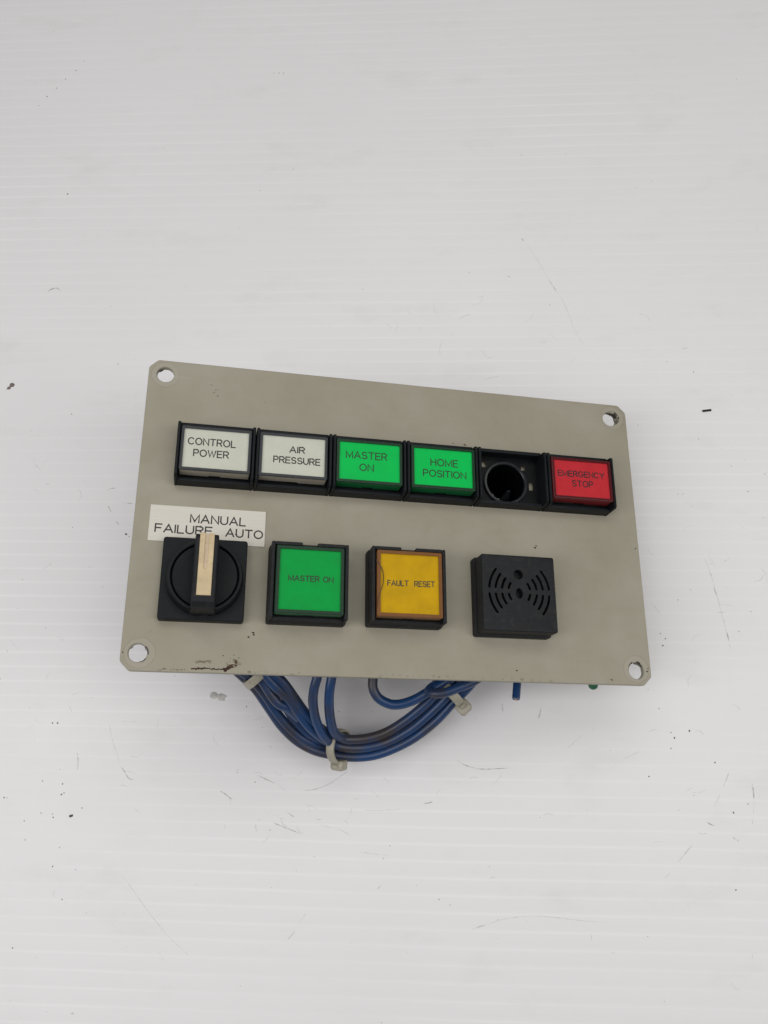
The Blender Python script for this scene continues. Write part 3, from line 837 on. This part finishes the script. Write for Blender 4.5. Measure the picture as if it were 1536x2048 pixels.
cable_tie(c0, al, at(676, 1530, 18) - c0, 6.2, 6.0, 3.6, (.98, -.2), (6.0, 2.2, 4.2), 'yellowed cable tie round the lowest point of the wire loop', .75)
c1 = at(897, 1383, 27); al = at(930, 1352, 27) - at(860, 1420, 27)
cable_tie(c1, al, at(920, 1412, 27) - c1, 7.6, 6.2, 3.6, (.98, .2), (5.6, 2.6, 4.4), 'yellowed cable tie whose head points away from the plate')
c2 = at(513, 1352, 40); al = at(535, 1378, 38) - at(490, 1330, 42)
cable_tie(c2, al, at(498, 1368, 40) - c2, 5.0, 6.0, 3.4, (.3, -.95), (5.0, 2.0, 4.0), 'yellowed cable tie half hidden by the lower plate edge')

# ------------------------------------------------------------------ marks on the sheet
rg = random.Random(23)
zc = [0]
def stroke(mb, pts, wpx):
    P = smooth_path([at(u, v) for u, v in pts], 7)
    n = len(P); zc[0] += 1; L = []
    for i, p in enumerate(P):
        d = (P[min(i + 1, n - 1)] - P[max(i - 1, 0)]).normalized(); nn = Vector((-d.y, d.x, 0))
        k = wpx * .115 * math.sin(math.pi * (i + .6) / (n + .2)) ** .5 * rg.uniform(.7, 1.2)
        z_ = .03 + .0011 * (zc[0] % 40)
        L.append((p + nn * k, p - nn * k, z_))
    vs = []
    for a, b_, z_ in L: vs += [(a.x, a.y, sheet_z(a.y) + z_), (b_.x, b_.y, sheet_z(b_.y) + z_)]
    mb.add(vs, [(2 * i, 2 * i + 1, 2 * i + 3, 2 * i + 2) for i in range(n - 1)])
dark = MB(); faint = MB()
for pts, w in [
    ([(606, 1581), (622, 1580), (645, 1574), (666, 1563), (697, 1541)], 1.7), ([(1077, 1437), (1080, 1425), (1082, 1417)], 3.2),
    ([(1004, 1405), (1005, 1415), (1006, 1424)], 2.2), ([(244, 1005), (252, 1006), (266, 1007)], 2.4), ([(216, 1012), (222, 1024)], 2.0), ([(231, 1041), (238, 1049)], 1.8),
    ([(213, 980), (222, 977), (233, 976)], 1.6), ([(95, 583), (104, 578), (113, 576), (121, 581)], 3.4),
    ([(1408, 1115), (1415, 1130), (1425, 1160), (1438, 1206), (1452, 1260), (1462, 1300)], 1.5), ([(1428, 1176), (1433, 1190)], 2.6), ([(1454, 1265), (1458, 1282)], 2.4),
    ([(1458, 1545), (1453, 1558), (1447, 1575)], 1.6), ([(1440, 1590), (1428, 1615)], 1.4), ([(1385, 1690), (1372, 1705), (1356, 1725)], 1.7), ([(1342, 1745), (1330, 1755)], 1.4),
    ([(1505, 1568), (1507, 1585), (1508, 1598)], 2.4), ([(1508, 1600), (1507, 1625), (1505, 1650)], 1.4), ([(1411, 1643), (1420, 1648), (1429, 1652)], 2.2), ([(1466, 1675), (1478, 1683)], 2),
    ([(442, 1583), (448, 1578)], 2.0), ([(440, 1582), (450, 1588), (465, 1599)], 1.8), ([(515, 1550), (535, 1560), (550, 1567)], 1.8), ([(545, 1645), (570, 1655), (605, 1669)], 1.7), ([(575, 1625), (588, 1634)], 1.6),
    ([(575, 1880), (590, 1862)], 1.6), ([(600, 1845), (612, 1826)], 1.4), ([(755, 1778), (763, 1769)], 2.0), ([(848, 1607), (857, 1606), (866, 1603)], 2.4),
    ([(945, 1858), (970, 1850)], 1.6), ([(970, 1850), (1010, 1838), (1060, 1832), (1110, 1835), (1160, 1841), (1215, 1846)], 1.4), ([(912, 1518), (930, 1530), (960, 1538), (1000, 1537), (1025, 1536)], 1.6),
    ([(154, 1505), (156, 1520), (155, 1540)], 1.8), ([(243, 1534), (250, 1545), (258, 1557), (268, 1559)], 1.8), ([(217, 1440), (225, 1480), (240, 1525)], 1.3), ([(245, 1750), (280, 1800), (330, 1865), (385, 1918)], 1.2),
    ([(1042, 476), (1048, 482)], 2.4), ([(1048, 482), (1075, 520), (1100, 562), (1115, 585), (1130, 610), (1150, 660), (1168, 690)], 1.2), ([(1098, 560), (1112, 582)], 1.7),
    ([(640, 1650), (680, 1660), (702, 1671)], 1.3), ([(706, 1702), (740, 1707), (775, 1711)], 1.3), ([(730, 1620), (760, 1621), (800, 1618)], 1.4), ([(1135, 1497), (1165, 1470)], 1.2), ([(1248, 1517), (1280, 1503)], 1.2),
    ([(140, 2027), (148, 2027)], 2.6), ([(1365, 697), (1378, 695)], 2.2), ([(528, 1368), (534, 1372)], 2.0), ([(1245, 1395), (1292, 1200)], .0001)]:
    if w > .01: stroke(dark if w > 1.5 else faint, pts, w)
for k in range(110):         # the many hairline scuffs
    u, v = rg.choice([(rg.uniform(20, 1500), rg.uniform(1420, 1700)), (rg.uniform(1280, 1520), rg.uniform(1000, 1500)), (rg.uniform(20, 230), rg.uniform(900, 1500)), (rg.gauss(900, 180), rg.gauss(640, 50)), (rg.uniform(0, 1536), rg.uniform(1500, 2040)), (rg.gauss(560, 90), rg.gauss(1600, 60))])
    a = rg.uniform(-.9, .9) + (math.pi / 2 if rg.random() < .35 else 0); l_ = rg.uniform(5, 32)
    bend = rg.uniform(-.25, .25)
    stroke(faint, [(u, v), (u + math.cos(a) * l_ * .5 - math.sin(a) * l_ * bend, v + math.sin(a) * l_ * .5 + math.cos(a) * l_ * bend), (u + math.cos(a) * l_, v + math.sin(a) * l_)], rg.uniform(.8, 1.6))
o = obj('scuff_marks', dark, M['scuff'], sheet, smooth=False, recalc=False); o['kind'] = 'stuff'
o = obj('scuff_marks', faint, M['scuff_faint'], sheet, smooth=False, recalc=False); o['kind'] = 'stuff'

specks = MB()
def speck(u, v, rpx, el=1.3):
    p = at(u, v); r_ = rpx * .23; zb = sheet_z(p.y)
    n = 7; base = [(math.cos(k / n * math.tau) * r_ * rg.uniform(.7, 1.3) * el, math.sin(k / n * math.tau) * r_ * rg.uniform(.7, 1.3)) for k in range(n)]
    a = rg.uniform(0, 3.1); ca, sa = math.cos(a), math.sin(a)
    base = [(p.x + x_ * ca - y_ * sa, p.y + x_ * sa + y_ * ca) for x_, y_ in base]
    top = [(p.x + (x_ - p.x) * .6, p.y + (y_ - p.y) * .6) for x_, y_ in base]
    specks.loft([[(x_, y_, zb - .02) for x_, y_ in base], [(x_, y_, zb + r_ * .45) for x_, y_ in top]], True, True)
for u, v, r_ in [(135, 388, 2.2), (152, 141, 1.6), (131, 158, 1.6), (113, 176, 1.4), (94, 193, 2), (78, 211, 1.3), (168, 123, 1.3), (547, 146, 1.2), (558, 146, 1.6), (567, 146, 1.6),
    (105, 1446, 1.8), (115, 1446, 2.2), (85, 1562, 1.4), (125, 1568, 1.6), (123, 1589, 1.9), (128, 1586, 1.4), (8, 1595, 1.8), (14, 1596, 1), (48, 1642, 1.4), (50, 1680, 1.2), (82, 1626, 1.2), (105, 1628, 1.3), (106, 1635, 1.6), (164, 1616, 1.6), (119, 1695, 1.1), (105, 1733, 1.5), (124, 1799, 1.4), (25, 1896, 1.5), (151, 1739, 1.1),
    (1349, 1476, 2.2), (1379, 1462, 2.2), (1342, 1497, 1.6), (1342, 1465, 1.4), (1430, 1525, 1.8), (1298, 1553, 1.6), (1467, 1625, 2), (1496, 1608, 1.4), (1472, 1780, 1.7), (1318, 1417, 1.2), (1397, 878, 1.2), (1387, 744, 1.3), (1496, 983, 1.4), (1463, 932, 1.2), (1530, 948, 1.2), (1366, 988, 1.1), (1356, 988, 1), (1385, 1012, .9), (1356, 1200, 1.1), (1502, 1223, 1.2), (1478, 1263, 1.2), (1331, 1277, 1.7), (1326, 1291, 1.9), (1321, 1267, 1.3), (1382, 1180, 1.1), (1463, 790, .8), (1518, 818, .8), (1276, 850, 1),
    (510, 1564, 1.2), (493, 1413, 1.4), (475, 1545, 1), (476, 1540, 1), (540, 1660, 1.2), (878, 1799, 1.2), (767, 1717, 1), (780, 1692, 1.1), (1018, 553, 1.4), (1100, 610, 1.2), (236, 728, 1.4), (143, 828, 1.6), (1043, 310, 1), (1100, 256, 1), (1303, 362, 1), (1473, 158, 1), (328, 296, .9), (252, 1068, 2.6), (258, 1073, 1.2), (145, 1055, 1.3)]:
    speck(u, v, r_ * .75)
for k in range(120): speck(rg.uniform(0, 1536), rg.uniform(700, 2048) if rg.random() < .8 else rg.uniform(0, 700), rg.uniform(.3, .75))
o = obj('dust_specks', specks, M['speck'], smooth=False); o['kind'] = 'stuff'; o['label'] = 'dark dust specks scattered over the white sheet'; o['category'] = 'dust'

def crumb(name, parts, mat, label, cat, hgt, sub=2):
    """irregular crumb made of one lumpy body"""
    bm = bmesh.new()
    cen = at(*parts[0][:2])
    for (u, v, rx, ry) in parts:
        p = at(u, v); m_ = Matrix.Translation((p - cen).to_3d()) @ Matrix.Diagonal((rx * .23, ry * .23, hgt, 1))
        bmesh.ops.create_icosphere(bm, subdivisions=sub, radius=1.0, matrix=m_)
    for vtx in bm.verts:
        q = vtx.co * 1.7 + Vector((parts[0][0], parts[0][1], 0))
        vtx.co *= 1 + .28 * noise.noise(q * 2.3)
        vtx.co.z = max(vtx.co.z, -.03)
    mb = MB(); mb.add([v_.co + Vector((cen.x, cen.y, sheet_z(cen.y) + .02)) for v_ in bm.verts], [[v_.index for v_ in f_.verts] for f_ in bm.faces]); bm.free()
    o = obj(name, mb, mat, angle=50, loc=(cen.x, cen.y, 0)); o['label'] = label; o['category'] = cat
    return o
crumb('grit_crumb', [(428, 1391, 8, 7), (442, 1394, 9, 7)], M['crumb_pale'], 'pale grey double crumb beside the lower left plate corner', 'crumb', .4)
crumb('grit_crumb', [(24, 770, 6, 5), (18, 776, 4, 3.5)], M['crumb_brown'], 'brown grit crumb lying alone left of the plate', 'crumb', .6)
crumb('grit_crumb', [(141, 1632, 3.2, 2.4), (144, 1631, 1.6, 2.2)], M['speck'], 'small black crumb among dust specks below the plate', 'crumb', .5)
# black sliver right of the plate
a, b_ = at(1404, 822.5), at(1422, 820.5)
d = (b_ - a).normalized(); nn = Vector((-d.y, d.x, 0)); mid = (a + b_) / 2; hl = (b_ - a).length / 2
mb = MB(); zs = .06
mb.loft([[mid + d * x_ + nn * y_ + Vector((0, 0, zz)) for x_, y_ in ((-hl, .18), (-hl * .8, -.45), (hl * .97, -.40), (hl, .42), (-hl * .85, .42))] for zz in (zs - .12, zs + .5)])
o = obj('plastic_sliver', mb, M['black'], loc=(mid.x, mid.y, 0)); o['label'] = 'thin black plastic sliver on the sheet beside the plate'; o['category'] = 'sliver'
